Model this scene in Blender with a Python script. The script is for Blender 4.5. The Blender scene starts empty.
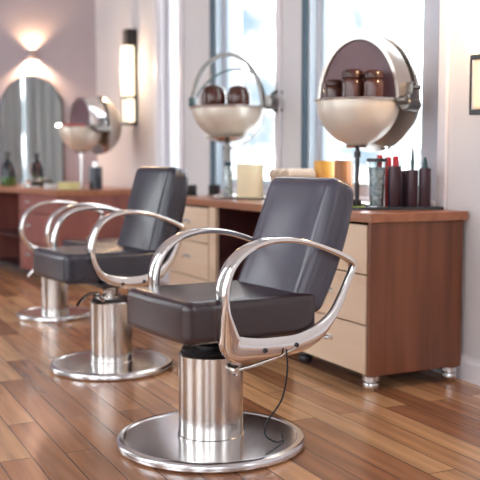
import bpy, bmesh, math, random
from mathutils import Vector, Matrix
random.seed(4)
PI = math.pi
scene = bpy.context.scene
COL = scene.collection

# ------------------------------------------------------------------ room axes
ANG = math.radians(25.8)
NV = Vector((math.cos(ANG), math.sin(ANG), 0))      # towards the window wall
DV = Vector((-math.sin(ANG), math.cos(ANG), 0))     # along the window wall, away
RZ = math.atan2(DV.y, DV.x)                         # local x = along wall, local -y = towards wall
def room(s, v, z=0.0):
    p = DV * s + NV * v
    return Vector((p.x, p.y, z))

# ------------------------------------------------------------------ materials
def mat(name, color, rough=0.5, metal=0.0, **kw):
    m = bpy.data.materials.new(name); m.use_nodes = True
    b = m.node_tree.nodes['Principled BSDF']
    b.inputs['Base Color'].default_value = (*color, 1)
    b.inputs['Roughness'].default_value = rough
    b.inputs['Metallic'].default_value = metal
    if 'coat' in kw:
        b.inputs['Coat Weight'].default_value = kw['coat']; b.inputs['Coat Roughness'].default_value = kw.get('coat_r', .1)
    if 'emit' in kw:
        b.inputs['Emission Color'].default_value = (*kw['emit'], 1); b.inputs['Emission Strength'].default_value = kw['es']
    if 'trans' in kw:
        b.inputs['Transmission Weight'].default_value = kw['trans']; b.inputs['IOR'].default_value = kw.get('ior', 1.45)
    if 'spec' in kw: b.inputs['Specular IOR Level'].default_value = kw['spec']
    if 'sss' in kw:
        b.inputs['Subsurface Weight'].default_value = kw['sss']; b.inputs['Subsurface Radius'].default_value = (.02, .01, .006)
    if 'sheen' in kw: b.inputs['Sheen Weight'].default_value = kw['sheen']
    return m
def nodes(m): return m.node_tree.nodes, m.node_tree.links, m.node_tree.nodes['Principled BSDF']
def add_noise(m, c1, c2, scale=(1, 1, 1), nscale=5, bump=0.0, detail=4, lo=.3, hi=.7, bscale=None):
    n, l, b = nodes(m)
    tc = n.new('ShaderNodeTexCoord'); mp = n.new('ShaderNodeMapping'); mp.inputs['Scale'].default_value = scale
    l.new(tc.outputs['Object'], mp.inputs[0])
    t = n.new('ShaderNodeTexNoise'); t.inputs['Scale'].default_value = nscale; t.inputs['Detail'].default_value = detail
    l.new(mp.outputs[0], t.inputs[0])
    r = n.new('ShaderNodeValToRGB'); r.color_ramp.elements[0].position = lo; r.color_ramp.elements[1].position = hi
    r.color_ramp.elements[0].color = (*c1, 1); r.color_ramp.elements[1].color = (*c2, 1)
    l.new(t.outputs[0], r.inputs[0]); l.new(r.outputs[0], b.inputs['Base Color'])
    if bump:
        bp = n.new('ShaderNodeBump'); bp.inputs['Strength'].default_value = bump; bp.inputs['Distance'].default_value = .002
        if bscale:
            t2 = n.new('ShaderNodeTexNoise'); t2.inputs['Scale'].default_value = bscale; l.new(tc.outputs['Object'], t2.inputs[0]); l.new(t2.outputs[0], bp.inputs['Height'])
        else: l.new(t.outputs[0], bp.inputs['Height'])
        l.new(bp.outputs[0], b.inputs['Normal'])
    return m
M = {}
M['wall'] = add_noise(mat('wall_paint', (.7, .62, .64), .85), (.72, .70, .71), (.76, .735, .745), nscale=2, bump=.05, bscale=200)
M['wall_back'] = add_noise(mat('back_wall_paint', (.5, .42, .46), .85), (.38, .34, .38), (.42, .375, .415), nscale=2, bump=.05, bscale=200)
M['ceiling'] = mat('ceiling_paint', (.60, .58, .60), .9)
M['trim'] = mat('white_trim', (.82, .8, .84), .45)
M['frame'] = mat('teal_grey_frame', (.07, .13, .18), .4)
M['frame_white'] = mat('white_frame', (.60, .61, .68), .45)
M['frame_pale'] = mat('pale_blue_frame', (.52, .62, .70), .4)
M['glass'] = mat('pane_glass', (1, 1, 1), 0, trans=1, ior=1.02)
M['chrome'] = mat('polished_chrome', (.86, .84, .82), .07, 1)
M['chrome_dull'] = mat('dull_chrome', (.74, .70, .66), .24, 1)
M['steel'] = mat('brushed_steel', (.66, .63, .60), .19, 1)
M['plate'] = mat('base_plate_steel', (.78, .78, .79), .17, 1)
M['darkmetal'] = mat('dark_metal', (.06, .055, .06), .35, .7)
M['black'] = mat('black_plastic', (.012, .014, .018), .35)
M['rubber'] = mat('black_rubber', (.012, .01, .012), .5)
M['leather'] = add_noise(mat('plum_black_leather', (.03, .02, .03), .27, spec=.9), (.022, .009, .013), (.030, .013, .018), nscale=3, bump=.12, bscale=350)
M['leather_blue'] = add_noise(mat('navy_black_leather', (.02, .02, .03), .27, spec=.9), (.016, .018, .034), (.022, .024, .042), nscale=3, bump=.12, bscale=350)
M['leather_back_sheen'] = add_noise(mat('leather_painted_sheen', (.03, .03, .05), .27, spec=.9), (.048, .044, .070), (.058, .052, .082), nscale=3, bump=.12, bscale=350)  # lighter, bluer base: reflected sheen on the backrest is painted into the colour
M['piping'] = mat('leather_piping', (.02, .012, .016), .4)
def wood(name, c1, c2, stretch, ns, rough=.35, coat=.2):
    m = mat(name, c1, rough, coat=coat, coat_r=.2)
    return add_noise(m, c1, c2, scale=stretch, nscale=ns, detail=6, lo=.3, hi=.7)
M['walnut'] = wood('walnut_panel', (.14, .040, .016), (.27, .092, .040), (9, 9, .7), 1.8, .38)
M['walnut_top'] = wood('walnut_top', (.32, .11, .05), (.46, .19, .095), (.8, 10, 10), 1.6, .3)
M['walnut_dark'] = wood('walnut_inner', (.05, .012, .014), (.09, .022, .022), (6, 6, .6), 2, .5)
M['redwood'] = wood('red_brown_panel', (.24, .075, .062), (.34, .115, .09), (5, 5, .6), 2, .45)
M['maple'] = wood('maple_drawer_front', (.82, .60, .42), (.90, .70, .52), (.7, 9, 9), 1.5, .4)
M['silver'] = mat('bead_silver', (.7, .7, .7), .2, 1)
M['bowl'] = mat('champagne_metal', (.82, .75, .65), .38, .45)
M['hood_inner'] = add_noise(mat('hood_inner', (.05, .025, .035), .4), (.12, .062, .075), (.16, .09, .11), nscale=6)
M['jar'] = mat('brown_jar', (.075, .022, .014), .12, coat=.6, coat_r=.05)
M['jar_lid'] = mat('brown_lid', (.06, .02, .014), .2)
M['candle'] = mat('cream_wax', (.90, .76, .50), .5, sss=.3)
M['tray_silver'] = mat('pale_tray', (.62, .60, .58), .22, .6)
M['tray_dark'] = mat('dark_tray', (.03, .045, .06), .15, coat=.5)
M['amber'] = add_noise(mat('amber_wax', (.75, .36, .05), .35, sss=.2), (.72, .30, .03), (.85, .48, .08), scale=(20, 20, 1), nscale=2)
M['amber_brown'] = add_noise(mat('amber_brown', (.4, .16, .05), .4), (.22, .07, .02), (.75, .33, .12), scale=(25, 25, .6), nscale=2.2)
M['towel'] = add_noise(mat('beige_towel', (.7, .55, .42), .95, sheen=.4), (.62, .48, .36), (.74, .6, .46), nscale=30, bump=.6)
M['wicker'] = add_noise(mat('brown_wicker', (.25, .12, .07), .8), (.16, .07, .05), (.34, .18, .10), scale=(1, 1, 6), nscale=30, bump=.8)
M['shell'] = mat('shell_metal', (.62, .57, .52), .28, .9)
M['shell_rear'] = mat('rear_shell_metal', (.50, .47, .44), .22, 1)
M['pewter'] = mat('pewter_metal', (.20, .19, .18), .28, 1)
M['canister'] = mat('plum_canister', (.050, .024, .034), .3, .3)
M['red'] = mat('red_plastic', (.50, .008, .015), .25, coat=.5)
M['teal_dark'] = mat('dark_teal_plastic', (.02, .07, .08), .3)
M['vase'] = mat('clear_glass', (.92, .97, .98), .02, trans=1, ior=1.4)
M['vase_fill'] = add_noise(mat('beads_in_vase', (.4, .5, .5), .15, .4), (.12, .18, .20), (.75, .82, .84), nscale=45)
M['green'] = mat('leaf_green', (.30, .42, .05), .5)
M['green_glass'] = mat('green_glass', (.05, .13, .03), .08, coat=.6)
M['bottle_dark'] = mat('blue_black_glass', (.008, .014, .03), .08, coat=.6)
M['pale_yellow'] = mat('pale_yellow_cloth', (.72, .66, .32), .8)
M['white'] = mat('white_plastic', (.85, .88, .88), .3)
M['bulb'] = mat('bulb_glow', (1, .95, .9), .3, emit=(1, .93, .86), es=6)
M['mirror'] = mat('mirror_silver', (.80, .85, .86), .015, 1)
M['sconce_glow'] = mat('sconce_diffuser_glow', (1, .9, .75), .4, emit=(1, .80, .52), es=.9)
M['sconce_amber'] = mat('sconce_lower_glow', (.9, .7, .5), .4, emit=(1, .66, .38), es=.22)
M['sconce_lowwhite'] = mat('sconce_lower_cream_glow', (.9, .8, .6), .4, emit=(1, .84, .62), es=.7)
M['snow'] = mat('pale_ground_outside', (.75, .78, .8), .9)
M['rail'] = mat('railing_teal', (.10, .2, .22), .5)
M['curtain'] = mat('curtain_cloth', (.62, .66, .68), .9, sheen=.3)

# floor planks
def floor_mat():
    m = mat('wood_floor_planks', (.3, .15, .08), .26, coat=.25, coat_r=.12)
    n, l, b = nodes(m)
    tc = n.new('ShaderNodeTexCoord'); mp = n.new('ShaderNodeMapping')
    l.new(tc.outputs['Object'], mp.inputs[0])
    br = n.new('ShaderNodeTexBrick')
    br.offset = .37; br.offset_frequency = 2; br.squash = 1
    br.inputs['Scale'].default_value = 1; br.inputs['Brick Width'].default_value = 1.15; br.inputs['Row Height'].default_value = .112
    br.inputs['Mortar Size'].default_value = .0020; br.inputs['Mortar Smooth'].default_value = .2; br.inputs['Bias'].default_value = 0
    br.inputs['Color1'].default_value = (0, 0, 0, 1); br.inputs['Color2'].default_value = (1, 1, 1, 1); br.inputs['Mortar'].default_value = (.5, .5, .5, 1)
    l.new(mp.outputs[0], br.inputs[0])
    ramp = n.new('ShaderNodeValToRGB'); cr = ramp.color_ramp
    cr.elements[0].position = 0; cr.elements[0].color = (.29, .125, .062, 1)
    cr.elements[1].position = 1; cr.elements[1].color = (.70, .42, .22, 1)
    e = cr.elements.new(.45); e.color = (.42, .20, .10, 1)
    e = cr.elements.new(.75); e.color = (.57, .31, .155, 1)
    l.new(br.outputs['Color'], ramp.inputs[0])
    mp2 = n.new('ShaderNodeMapping'); mp2.inputs['Scale'].default_value = (1.2, 16, 1); l.new(tc.outputs['Object'], mp2.inputs[0])
    addv = n.new('ShaderNodeVectorMath'); addv.operation = 'ADD'
    sc = n.new('ShaderNodeVectorMath'); sc.operation = 'SCALE'; sc.inputs['Scale'].default_value = 13
    l.new(br.outputs['Color'], sc.inputs[0]); l.new(mp2.outputs[0], addv.inputs[0]); l.new(sc.outputs[0], addv.inputs[1])
    t = n.new('ShaderNodeTexNoise'); t.inputs['Scale'].default_value = 1.6; t.inputs['Detail'].default_value = 6
    l.new(addv.outputs[0], t.inputs[0])
    g = n.new('ShaderNodeValToRGB'); g.color_ramp.elements[0].position = .3; g.color_ramp.elements[1].position = .72
    g.color_ramp.elements[0].color = (.68, .66, .66, 1); g.color_ramp.elements[1].color = (1.2, 1.16, 1.12, 1)
    l.new(t.outputs[0], g.inputs[0])
    mx = n.new('ShaderNodeMixRGB'); mx.blend_type = 'MULTIPLY'; mx.inputs[0].default_value = 1
    l.new(ramp.outputs[0], mx.inputs[1]); l.new(g.outputs[0], mx.inputs[2])
    mx2 = n.new('ShaderNodeMixRGB'); mx2.inputs[2].default_value = (.05, .02, .012, 1)
    l.new(br.outputs['Fac'], mx2.inputs[0]); l.new(mx.outputs[0], mx2.inputs[1]); l.new(mx2.outputs[0], b.inputs['Base Color'])
    bp = n.new('ShaderNodeBump'); bp.invert = True; bp.inputs['Strength'].default_value = .35; bp.inputs['Distance'].default_value = .001
    l.new(br.outputs['Fac'], bp.inputs['Height'])
    bp2 = n.new('ShaderNodeBump'); bp2.inputs['Strength'].default_value = .06; bp2.inputs['Distance'].default_value = .002
    l.new(t.outputs[0], bp2.inputs['Height']); l.new(bp.outputs[0], bp2.inputs['Normal']); l.new(bp2.outputs[0], b.inputs['Normal'])
    return m
M['floor'] = floor_mat()
# brushed look on steel column (vertical banding is left to reflections)
for k in ('steel', 'plate'):
    n, l, b = nodes(M[k])
    b.inputs['Anisotropic'].default_value = .5

# ------------------------------------------------------------------ mesh helpers
def obj(name, bm, m, parent=None, loc=None, rotz=0, smooth=True, angle=35):
    me = bpy.data.meshes.new(name)
    bmesh.ops.recalc_face_normals(bm, faces=bm.faces)
    bm.to_mesh(me); bm.free()
    o = bpy.data.objects.new(name, me); COL.objects.link(o)
    me.materials.append(M[m] if isinstance(m, str) else m)
    if smooth:
        me.polygons.foreach_set('use_smooth', [True] * len(me.polygons))
        me.set_sharp_from_angle(angle=math.radians(angle))
    if parent: o.parent = parent
    if loc is not None: o.location = loc
    o.rotation_euler = (0, 0, rotz)
    return o
def tag(o, label, cat, group=None, kind=None):
    o['label'] = label; o['category'] = cat
    if group: o['group'] = group
    if kind: o['kind'] = kind
    return o
def thing(name, label, cat, loc, rotz=0, group=None):
    o = bpy.data.objects.new(name, None); COL.objects.link(o); o.empty_display_size = .1
    o.location = loc; o.rotation_euler = (0, 0, rotz)
    return tag(o, label, cat, group)
def struct(o): o['kind'] = 'structure'; return o

def add_box(bm, x0, x1, y0, y1, z0, z1, bev=0, seg=2, mtx=None):
    r = bmesh.ops.create_cube(bm, size=1)
    vs = r['verts']
    for v in vs:
        v.co = Vector(((x0 + x1) / 2 + v.co.x * (x1 - x0), (y0 + y1) / 2 + v.co.y * (y1 - y0), (z0 + z1) / 2 + v.co.z * (z1 - z0)))
    if bev:
        es = list({e for v in vs for e in v.link_edges})
        rr = bmesh.ops.bevel(bm, geom=es, offset=bev, segments=seg, affect='EDGES', profile=.5)
        vs = list({v for f in rr['faces'] for v in f.verts} | {v for v in vs if v.is_valid})
    if mtx: bmesh.ops.transform(bm, matrix=mtx, verts=[v for v in vs if v.is_valid])
    return bm
def box(x0, x1, y0, y1, z0, z1, bev=0, seg=2): return add_box(bmesh.new(), x0, x1, y0, y1, z0, z1, bev, seg)
def add_lathe(bm, prof, cx=0, cy=0, seg=48, mtx=None, a0=0, a1=2 * PI):
    """prof: list of (r, z)."""
    full = abs(a1 - a0 - 2 * PI) < 1e-6
    cols = seg if full else seg + 1
    rows = []
    for (r, z) in prof:
        if r < 1e-6:
            v = bm.verts.new((cx, cy, z)); rows.append([v] * cols)
        else:
            rows.append([bm.verts.new((cx + r * math.cos(a0 + (a1 - a0) * i / seg), cy + r * math.sin(a0 + (a1 - a0) * i / seg), z)) for i in range(cols)])
    for a, b in zip(rows, rows[1:]):
        for i in range(cols if full else cols - 1):
            j = (i + 1) % cols
            f = []
            for v in (a[i], a[j], b[j], b[i]):
                if v not in f: f.append(v)
            if len(f) > 2:
                try: bm.faces.new(f)
                except ValueError: pass
    if mtx:
        bmesh.ops.transform(bm, matrix=mtx, verts=list({v for r_ in rows for v in r_}))
    return bm
def lathe(prof, **k): return add_lathe(bmesh.new(), prof, **k)
def add_sweep(bm, pts, secs, closed=False, nprof=16, power=3.5, up=None, caps=True):
    """pts: Vectors; secs: list of (w along 'side', t in-plane); side = fixed axis 'up' if given."""
    n = len(pts); rings = []
    for i, p in enumerate(pts):
        a = pts[(i - 1) % n] if (closed or i > 0) else p
        b = pts[(i + 1) % n] if (closed or i < n - 1) else p
        t = (b - a).normalized()
        side = up if up is not None else (Vector((0, 0, 1)) if abs(t.z) < .9 else Vector((1, 0, 0)))
        side = (side - t * side.dot(t)).normalized()
        nn = t.cross(side).normalized()
        w, th = secs[i]
        ring = []
        for k in range(nprof):
            a_ = 2 * PI * k / nprof
            c, s = math.cos(a_), math.sin(a_)
            u = math.copysign(abs(c) ** (2 / power), c) * w / 2
            v = math.copysign(abs(s) ** (2 / power), s) * th / 2
            ring.append(bm.verts.new(p + side * u + nn * v))
        rings.append(ring)
    m = n if closed else n - 1
    for i in range(m):
        a, b = rings[i], rings[(i + 1) % n]
        for k in range(nprof):
            bm.faces.new((a[k], a[(k + 1) % nprof], b[(k + 1) % nprof], b[k]))
    if not closed and caps:
        bm.faces.new(rings[0]); bm.faces.new(rings[-1][::-1])
    return bm
def add_tube(bm, pts, r, closed=False, nprof=12):
    pts = [Vector(p) for p in pts]
    return add_sweep(bm, pts, [(2 * r, 2 * r)] * len(pts), closed, nprof, 2.0)
def tube(pts, r, closed=False, nprof=12): return add_tube(bmesh.new(), pts, r, closed, nprof)
def catmull(pts, sub=8, closed=True):
    n = len(pts); out = []
    rng = n if closed else n - 1
    for i in range(rng):
        if closed: p = [pts[(i + k) % n] for k in (-1, 0, 1, 2)]
        else: p = [pts[max(0, min(n - 1, i + k))] for k in (-1, 0, 1, 2)]
        for s in range(sub):
            t = s / sub
            out.append(tuple(.5 * (2 * b + (c - a) * t + (2 * a - 5 * b + 4 * c - d) * t * t + (-a + 3 * b - 3 * c + d) * t ** 3) for a, b, c, d in zip(*p)))
    if not closed: out.append(tuple(pts[-1]))
    return out
def cushion(sx, sy, sz, r, seg=22, fn=None):
    """rounded block centred on origin; fn deforms each point."""
    bm = bmesh.new()
    bmesh.ops.create_cube(bm, size=2)
    bmesh.ops.subdivide_edges(bm, edges=bm.edges[:], cuts=seg, use_grid_fill=True)
    h = Vector((sx / 2, sy / 2, sz / 2))
    for v in bm.verts:
        p = Vector((v.co.x * h.x, v.co.y * h.y, v.co.z * h.z))
        # concentrate verts near edges
        for a in range(3):
            q = v.co[a]; p[a] = math.copysign(1 - (1 - abs(q)) ** 1.25, q) * h[a]
        q = Vector([max(-h[a] + r, min(h[a] - r, p[a])) for a in range(3)])
        d = p - q
        if d.length > 1e-7: p = q + d.normalized() * r
        v.co = fn(p) if fn else p
    return bm

# ------------------------------------------------------------------ room shell
def wall(name, p0, p1, z0, z1, th, m, openings=(), out=None):
    """p0->p1 interior line; thickness towards 'out'."""
    d = (p1 - p0); L = d.length; d.normalize()
    bm = bmesh.new()
    rz = math.atan2(d.y, d.x)
    left = Vector((-d.y, d.x, 0)); sg = 1 if left.dot(out) > 0 else -1
    y0, y1 = (0, th) if sg > 0 else (-th, 0)
    x = 0
    for (a, b, za, zb) in sorted(openings):
        if a > x: add_box(bm, x, a, y0, y1, z0, z1)
        if za > z0: add_box(bm, a, b, y0, y1, z0, za)
        if zb < z1: add_box(bm, a, b, y0, y1, zb, z1)
        x = b
    if x < L: add_box(bm, x, L, y0, y1, z0, z1)
    return struct(obj(name, bm, m, loc=p0, rotz=rz, smooth=False))
CEIL = 3.9
VW = 2.75                      # window wall
S_NEAR, V_LEFT = -4.0, -2.0
corner = room(9.09, VW)
bdir = Vector((-.995, .10, 0)).normalized()
# where the back wall meets the left wall
u = (V_LEFT - VW) / bdir.dot(NV)
lcorner = corner + bdir * u
s_left_end = lcorner.dot(DV)
TH = .22
LW = [(-2.2, -.8), (.6, 2.0), (3.0, 4.4), (5.1, 6.9), (7.35, 9.35)]
WB = (3.49, 4.74, .80, 3.5); WA = (5.14, 6.10, .80, 3.5); WC = (6.78, 7.25, .80, 3.5)
wall('wall_right', room(S_NEAR, VW), room(9.09 + .3, VW), 0, CEIL, TH, 'wall',
     [(w[0] - S_NEAR, w[1] - S_NEAR, w[2], w[3]) for w in (WB, WA, WC)] + [(2.2, 3.7, .8, 3.5)], NV)
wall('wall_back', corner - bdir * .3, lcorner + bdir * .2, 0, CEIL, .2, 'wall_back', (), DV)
wall('wall_left', room(S_NEAR, V_LEFT), room(s_left_end + .2, V_LEFT), 0, CEIL, .2, 'wall',
     [(LW[i][0] - S_NEAR, LW[i][1] - S_NEAR, .30, 3.7) for i in range(len(LW))], -NV)
wall('wall_front', room(S_NEAR, V_LEFT - .2), room(S_NEAR, VW + .2), 0, CEIL, .2, 'wall',
     [(.6, 1.9, .9, 3.3)], -DV)
# floor and ceiling (local x along planks)
def slab(name, z0, z1, m):
    bm = box(S_NEAR - .2, 11.5, -VW - .25, -V_LEFT + .2, z0, z1)
    o = obj(name, bm, m, rotz=RZ, smooth=False); return struct(o)
slab('floor', -.08, 0, 'floor'); slab('ceiling', CEIL, CEIL + .1, 'ceiling')
# baseboards
def baseboard(name, a, b, out, h=.115):
    d = b - a; L = d.length; rz = math.atan2(d.y, d.x); left = Vector((-d.y, d.x, 0)); sg = -1 if left.dot(out) > 0 else 1
    bm = bmesh.new()
    prof = [(0, 0), (.018, 0), (.018, h - .03), (.014, h - .018), (.008, h - .008), (.006, h), (0, h)]
    v0 = [bm.verts.new((0, sg * y, z)) for y, z in prof]; v1 = [bm.verts.new((L, sg * y, z)) for y, z in prof]
    for i in range(len(prof)):
        j = (i + 1) % len(prof); bm.faces.new((v0[i], v0[j], v1[j], v1[i]))
    bm.faces.new(v0); bm.faces.new(v1)
    return struct(obj(name, bm, 'trim', loc=a, rotz=rz, smooth=False))
baseboard('baseboard_right', room(S_NEAR + .02, VW - .001), room(9.05, VW - .001), NV)
baseboard('baseboard_back', corner - NV * .02, lcorner + NV * .05, DV)

# windows on the right wall : local x along wall, local y: -depth (towards outside)
def window(name, w, near=.07, far=.035, fcol='frame_pale'):
    s0, s1, z0, z1 = w
    e = bpy.data.objects.new(name, None); COL.objects.link(e); struct(e)
    e.location = room(s0, VW); e.rotation_euler = (0, 0, RZ)
    W = s1 - s0
    d0 = -.11; d1 = -.05
    bm = bmesh.new()
    a = near; f = W - far; h = .07
    add_box(bm, 0, a, d0, d1, z0, z1, .006); add_box(bm, f, W, d0, d1, z0, z1, .006)
    add_box(bm, a, f, d0, d1, z0, z0 + h, .006); add_box(bm, a, f, d0, d1, z1 - h, z1, .006)
    struct(obj('window_frame', bm, 'frame_white', e, smooth=False))
    bm = bmesh.new(); b = .028       # sash
    y0, y1 = d0 + .01, d1 - .012
    add_box(bm, a, a + b, y0, y1, z0 + h, z1 - h, .004); add_box(bm, f - b, f, y0, y1, z0 + h, z1 - h, .004)
    add_box(bm, a + b, f - b, y0, y1, z0 + h, z0 + h + b, .004); add_box(bm, a + b, f - b, y0, y1, z1 - h - b, z1 - h, .004)
    struct(obj('window_sash', bm, fcol, e, smooth=False))
    struct(obj('pane', box(a + b, f - b, -.085, -.079, z0 + h + b, z1 - h - b), 'glass', e, smooth=False))
    struct(obj('window_sill', box(-.0, W, -.05, .03, z0 - .0, z0 + .025, .004), 'trim', e, smooth=False))
    # teal-grey lining on the far jamb
    struct(obj('jamb_lining', box(W - .012, W - .001, -.05, .0, z0 + .025, z1 - .001), fcol, e, smooth=False))
    return e
window('window_1', WB, .20); window('window_2', WA); window('window_3', WC, fcol='trim')
# upright casings on the wall between the windows
def casing(name, s0, s1, p, m='trim'):
    return struct(obj(name, box(s0, s1, .0005, p, .116, CEIL - .01, .006), m, loc=room(0, VW), rotz=RZ, smooth=False))
casing('trim_1', 3.42, 3.485, .02); casing('trim_2', 4.746, 4.80, .02, 'frame'); casing('trim_3', 5.075, 5.135, .022)
casing('trim_4', 6.105, 6.17, .02, 'frame'); casing('trim_5', 6.70, 6.775, .025); casing('trim_6', 7.256, 7.34, .025)

# outside
o = obj('ground', box(-60, 60, -60, 60, -.6, -.5), 'snow', smooth=False); struct(o)
r0 = thing('balcony_railing', 'thin dark railing outside the window behind the right hood', 'railing', room(3.3, VW + .9, -.5), RZ)
bm = bmesh.new(); add_box(bm, 0, 4.2, -.003, .003, 1.52, 1.526); obj('rail', bm, 'rail', r0, smooth=False)
for i in range(15):
    obj('baluster', box(i * .29, i * .29 + .014, -.007, .007, 0, 1.52), 'rail', r0, smooth=False)

def curtain(label, s0, s1):
    bm = bmesh.new(); n = 90; rows = []
    for z in (.06, 3.8):
        rows.append([(s0 + (s1 - s0) * i / n, .035 * math.sin(i * .85) + .012 * math.sin(i * 2.1), z) for i in range(n + 1)])
    vs = [[bm.verts.new((x, y + dy, z)) for x, y, z in r] for r in rows for dy in (0, .006)]
    a, a2, b, b2 = vs
    for i in range(n):
        bm.faces.new((a[i], a[i + 1], b[i + 1], b[i])); bm.faces.new((a2[i], a2[i + 1], b2[i + 1], b2[i]))
        bm.faces.new((a[i], a[i + 1], a2[i + 1], a2[i])); bm.faces.new((b[i], b[i + 1], b2[i + 1], b2[i]))
    bm.faces.new((a[0], a2[0], b2[0], b[0])); bm.faces.new((a[n], a2[n], b2[n], b[n]))
    return tag(obj('curtain', bm, 'curtain', loc=room(0, V_LEFT + .12), rotz=RZ), label, 'curtain')
curtain('grey curtain reflected in the arched mirror, nearer the camera', 5.0, 6.19)
curtain('grey curtain reflected in the arched mirror, farther from the camera', 6.26, 7.1)

# ------------------------------------------------------------------ salon chair
ARM = [(.058, .398, .024, .090), (.082, .460, .040, .064), (.098, .535, .062, .034), (.096, .61, .066, .028), (.066, .675, .066, .026),
       (.005, .722, .062, .025), (-.075, .745, .058, .024), (-.16, .746, .054, .023), (-.25, .730, .052, .022), (-.34, .700, .050, .022),
       (-.420, .666, .044, .024), (-.442, .640, .032, .022), (-.420, .590, .024, .024), (-.39, .53, .024, .030),
       (-.35, .47, .024, .036), (-.285, .415, .024, .060), (-.20, .386, .024, .068), (-.10, .382, .024, .072), (-.02, .384, .024, .078)]
ARMR = [(.000, .398, .030, .050), (.060, .430, .046, .036), (.102, .490, .056, .028), (.118, .560, .060, .026), (.104, .630, .060, .026), (.066, .690, .060, .025),
        (.005, .728, .058, .024), (-.075, .746, .056, .024), (-.16, .746, .054, .023), (-.25, .730, .052, .022), (-.34, .700, .050, .022),
        (-.420, .666, .044, .024), (-.442, .640, .032, .022), (-.420, .590, .024, .024), (-.39, .53, .024, .030),
        (-.35, .47, .024, .036), (-.285, .415, .024, .050), (-.20, .388, .024, .056), (-.10, .380, .024, .058)]
def salon_chair(label, loc, rz, P):
    t = thing('salon_chair', label, 'chair', loc, rz, None)
    R, cr, ch = P['R'], P['cr'], P['ch']
    L = P.get('leather', 'leather')
    # base plate
    obj('base_plate', lathe([(0, 0.002), (R - .006, 0.002), (R, .008), (R, .022), (R - .004, .029), (R - .014, .034), (R - .028, .034), (R - .032, .031), (0, .032)], seg=96), 'plate', t)
    c = obj('pedestal', lathe([(cr + .004, .031), (cr + .004, .040), (cr, .042), (cr, ch - .006), (cr - .005, ch), (cr - .014, ch), (.0, ch)], seg=72), 'steel', t)
    obj('pedestal_cap', lathe([(0, ch), (cr - .012, ch + .0005), (cr - .008, ch + .008), (cr - .014, ch + .016), (.055, ch + .016), (0, ch + .016)], seg=64), 'darkmetal', t)
    ox, oy, oz = P['ox'], P['oy'], P['oz']        # offset of upper part
    sb = .40 + oz
    bm = bmesh.new()
    zc = ch + .014
    prof = [(0.05, zc), (.05, zc + .012), (.038, zc + .018)]
    k = 4
    for i in range(k):
        z = zc + .018 + (sb - .03 - zc - .018) * i / k; dz = (sb - .03 - zc - .018) / k
        prof += [(.034, z), (.040, z + dz * .5), (.034, z + dz * .98)]
    prof += [(.034, sb - .012), (0, sb - .012)]
    add_lathe(bm, prof, seg=32)
    obj('hydraulic_ram', bm, 'darkmetal' if not P.get('bright') else 'chrome', t)
    up = bpy.data.objects.new('upper', None)
    T = Matrix.Translation((ox, oy, oz))
    def part(name, bm, m, parent=t):
        bmesh.ops.transform(bm, matrix=T, verts=bm.verts[:]); return obj(name, bm, m, parent)
    # mount under the seat
    bm = bmesh.new()
    add_box(bm, min(-.14, -ox - .06), .05, -.11 - max(0, oy), .11 + max(0, -oy), .385, .408, .006)
    add_box(bm, -.06, -.03, -P['a'] + .0, P['a'] - .0, .388, .402, .004)
    part('seat_mount', bm, 'darkmetal')
    # seat cushion
    sx0, sx1, sw = P['sx0'], P['sx1'], P['sw']
    ln = sx1 - sx0; cxs = (sx0 + sx1) / 2
    st, sbz = P.get('st', .552), .408
    def sf(p):
        q = p.copy()
        if q.z > 0:
            q.z += .006 * (1 - (2 * p.x / ln) ** 2) * (1 - (2 * p.y / sw) ** 2)
        ex = max(0, (p.x / (ln / 2)) - .0)
        q.z += .004 * ex
        q.x += .008 * (1 - (2 * p.y / sw) ** 2) * (1 if p.x > 0 else 0) * max(0, p.x / (ln / 2))
        # seams
        for xs in (sx0 + .15 - cxs,):
            g = math.exp(-((p.x - xs) / .004) ** 2)
            q -= Vector((0, 0, 1 if p.z > 0 else 0)) * .003 * g
        return q + Vector((cxs, 0, (st + sbz) / 2))
    seat = part('seat', cushion(ln, sw, st - sbz, .026, 26, sf), L)
    # piping round the seat's front face
    hx, hy = ln / 2, sw / 2
    pts = []
    for (y, z) in catmull([(-hy + .02, -.05), (-hy + .016, .03), (-hy + .04, .056), (0, .064), (hy - .04, .056), (hy - .016, .03), (hy - .02, -.05)], 5, False):
        pts.append(Vector((cxs + hx - .018 + .006 * (1 - (y / hy) ** 2), y, (st + sbz) / 2 + z + .003)))
    part('piping', tube(pts, .0022, nprof=6), 'piping', seat)
    # backrest
    bw, bh, bt = P['bw'], P['bh'], P.get('bt', .105)
    tilt = P['tilt']
    bx, bz = P['bx'], .475
    def bf(p):
        q = p.copy()
        zz = p.z / (bh / 2); yy = p.y / (bw / 2)
        if p.x > 0:
            q.x += .020 * (1 - zz * zz) * (1 - yy * yy) - .004
            for ys in (-.66, .66):
                q.x -= .007 * math.exp(-((yy - ys) / .02) ** 2)
        else:
            q.x -= .006 * (1 - zz * zz)
        q.x += .022 * max(0, -zz) ** 2            # lumbar
        q.y *= 1 - .05 * max(0, zz) ** 2 
        q.z += bh / 2
        if p.z > 0: q.x += .020 * zz ** 3 * (1 if p.x < 0 else .2)
        c, s = math.cos(tilt), math.sin(tilt)
        return Vector((bx + q.x * c - q.z * s, q.y, bz + q.x * s + q.z * c))
    back = part('backrest', cushion(bt, bw, bh, .040, 30, bf), L if L == 'leather_blue' else 'leather_back_sheen')
    for sg in (-1, 1):
        pts = [bf(Vector((-.012, sg * (bw / 2 - .002), z))) for z in [(-bh / 2 + .05) + (bh - .1) * i / 12 for i in range(13)]]
        part('seam', tube(pts, .0025, nprof=6), 'piping', back)
    # bracket linking back and seat
    bm = bmesh.new()
    add_box(bm, bx - .06, bx + .05, -.07, .07, .40, .46, .008); part('back_bracket', bm, 'darkmetal')
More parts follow.
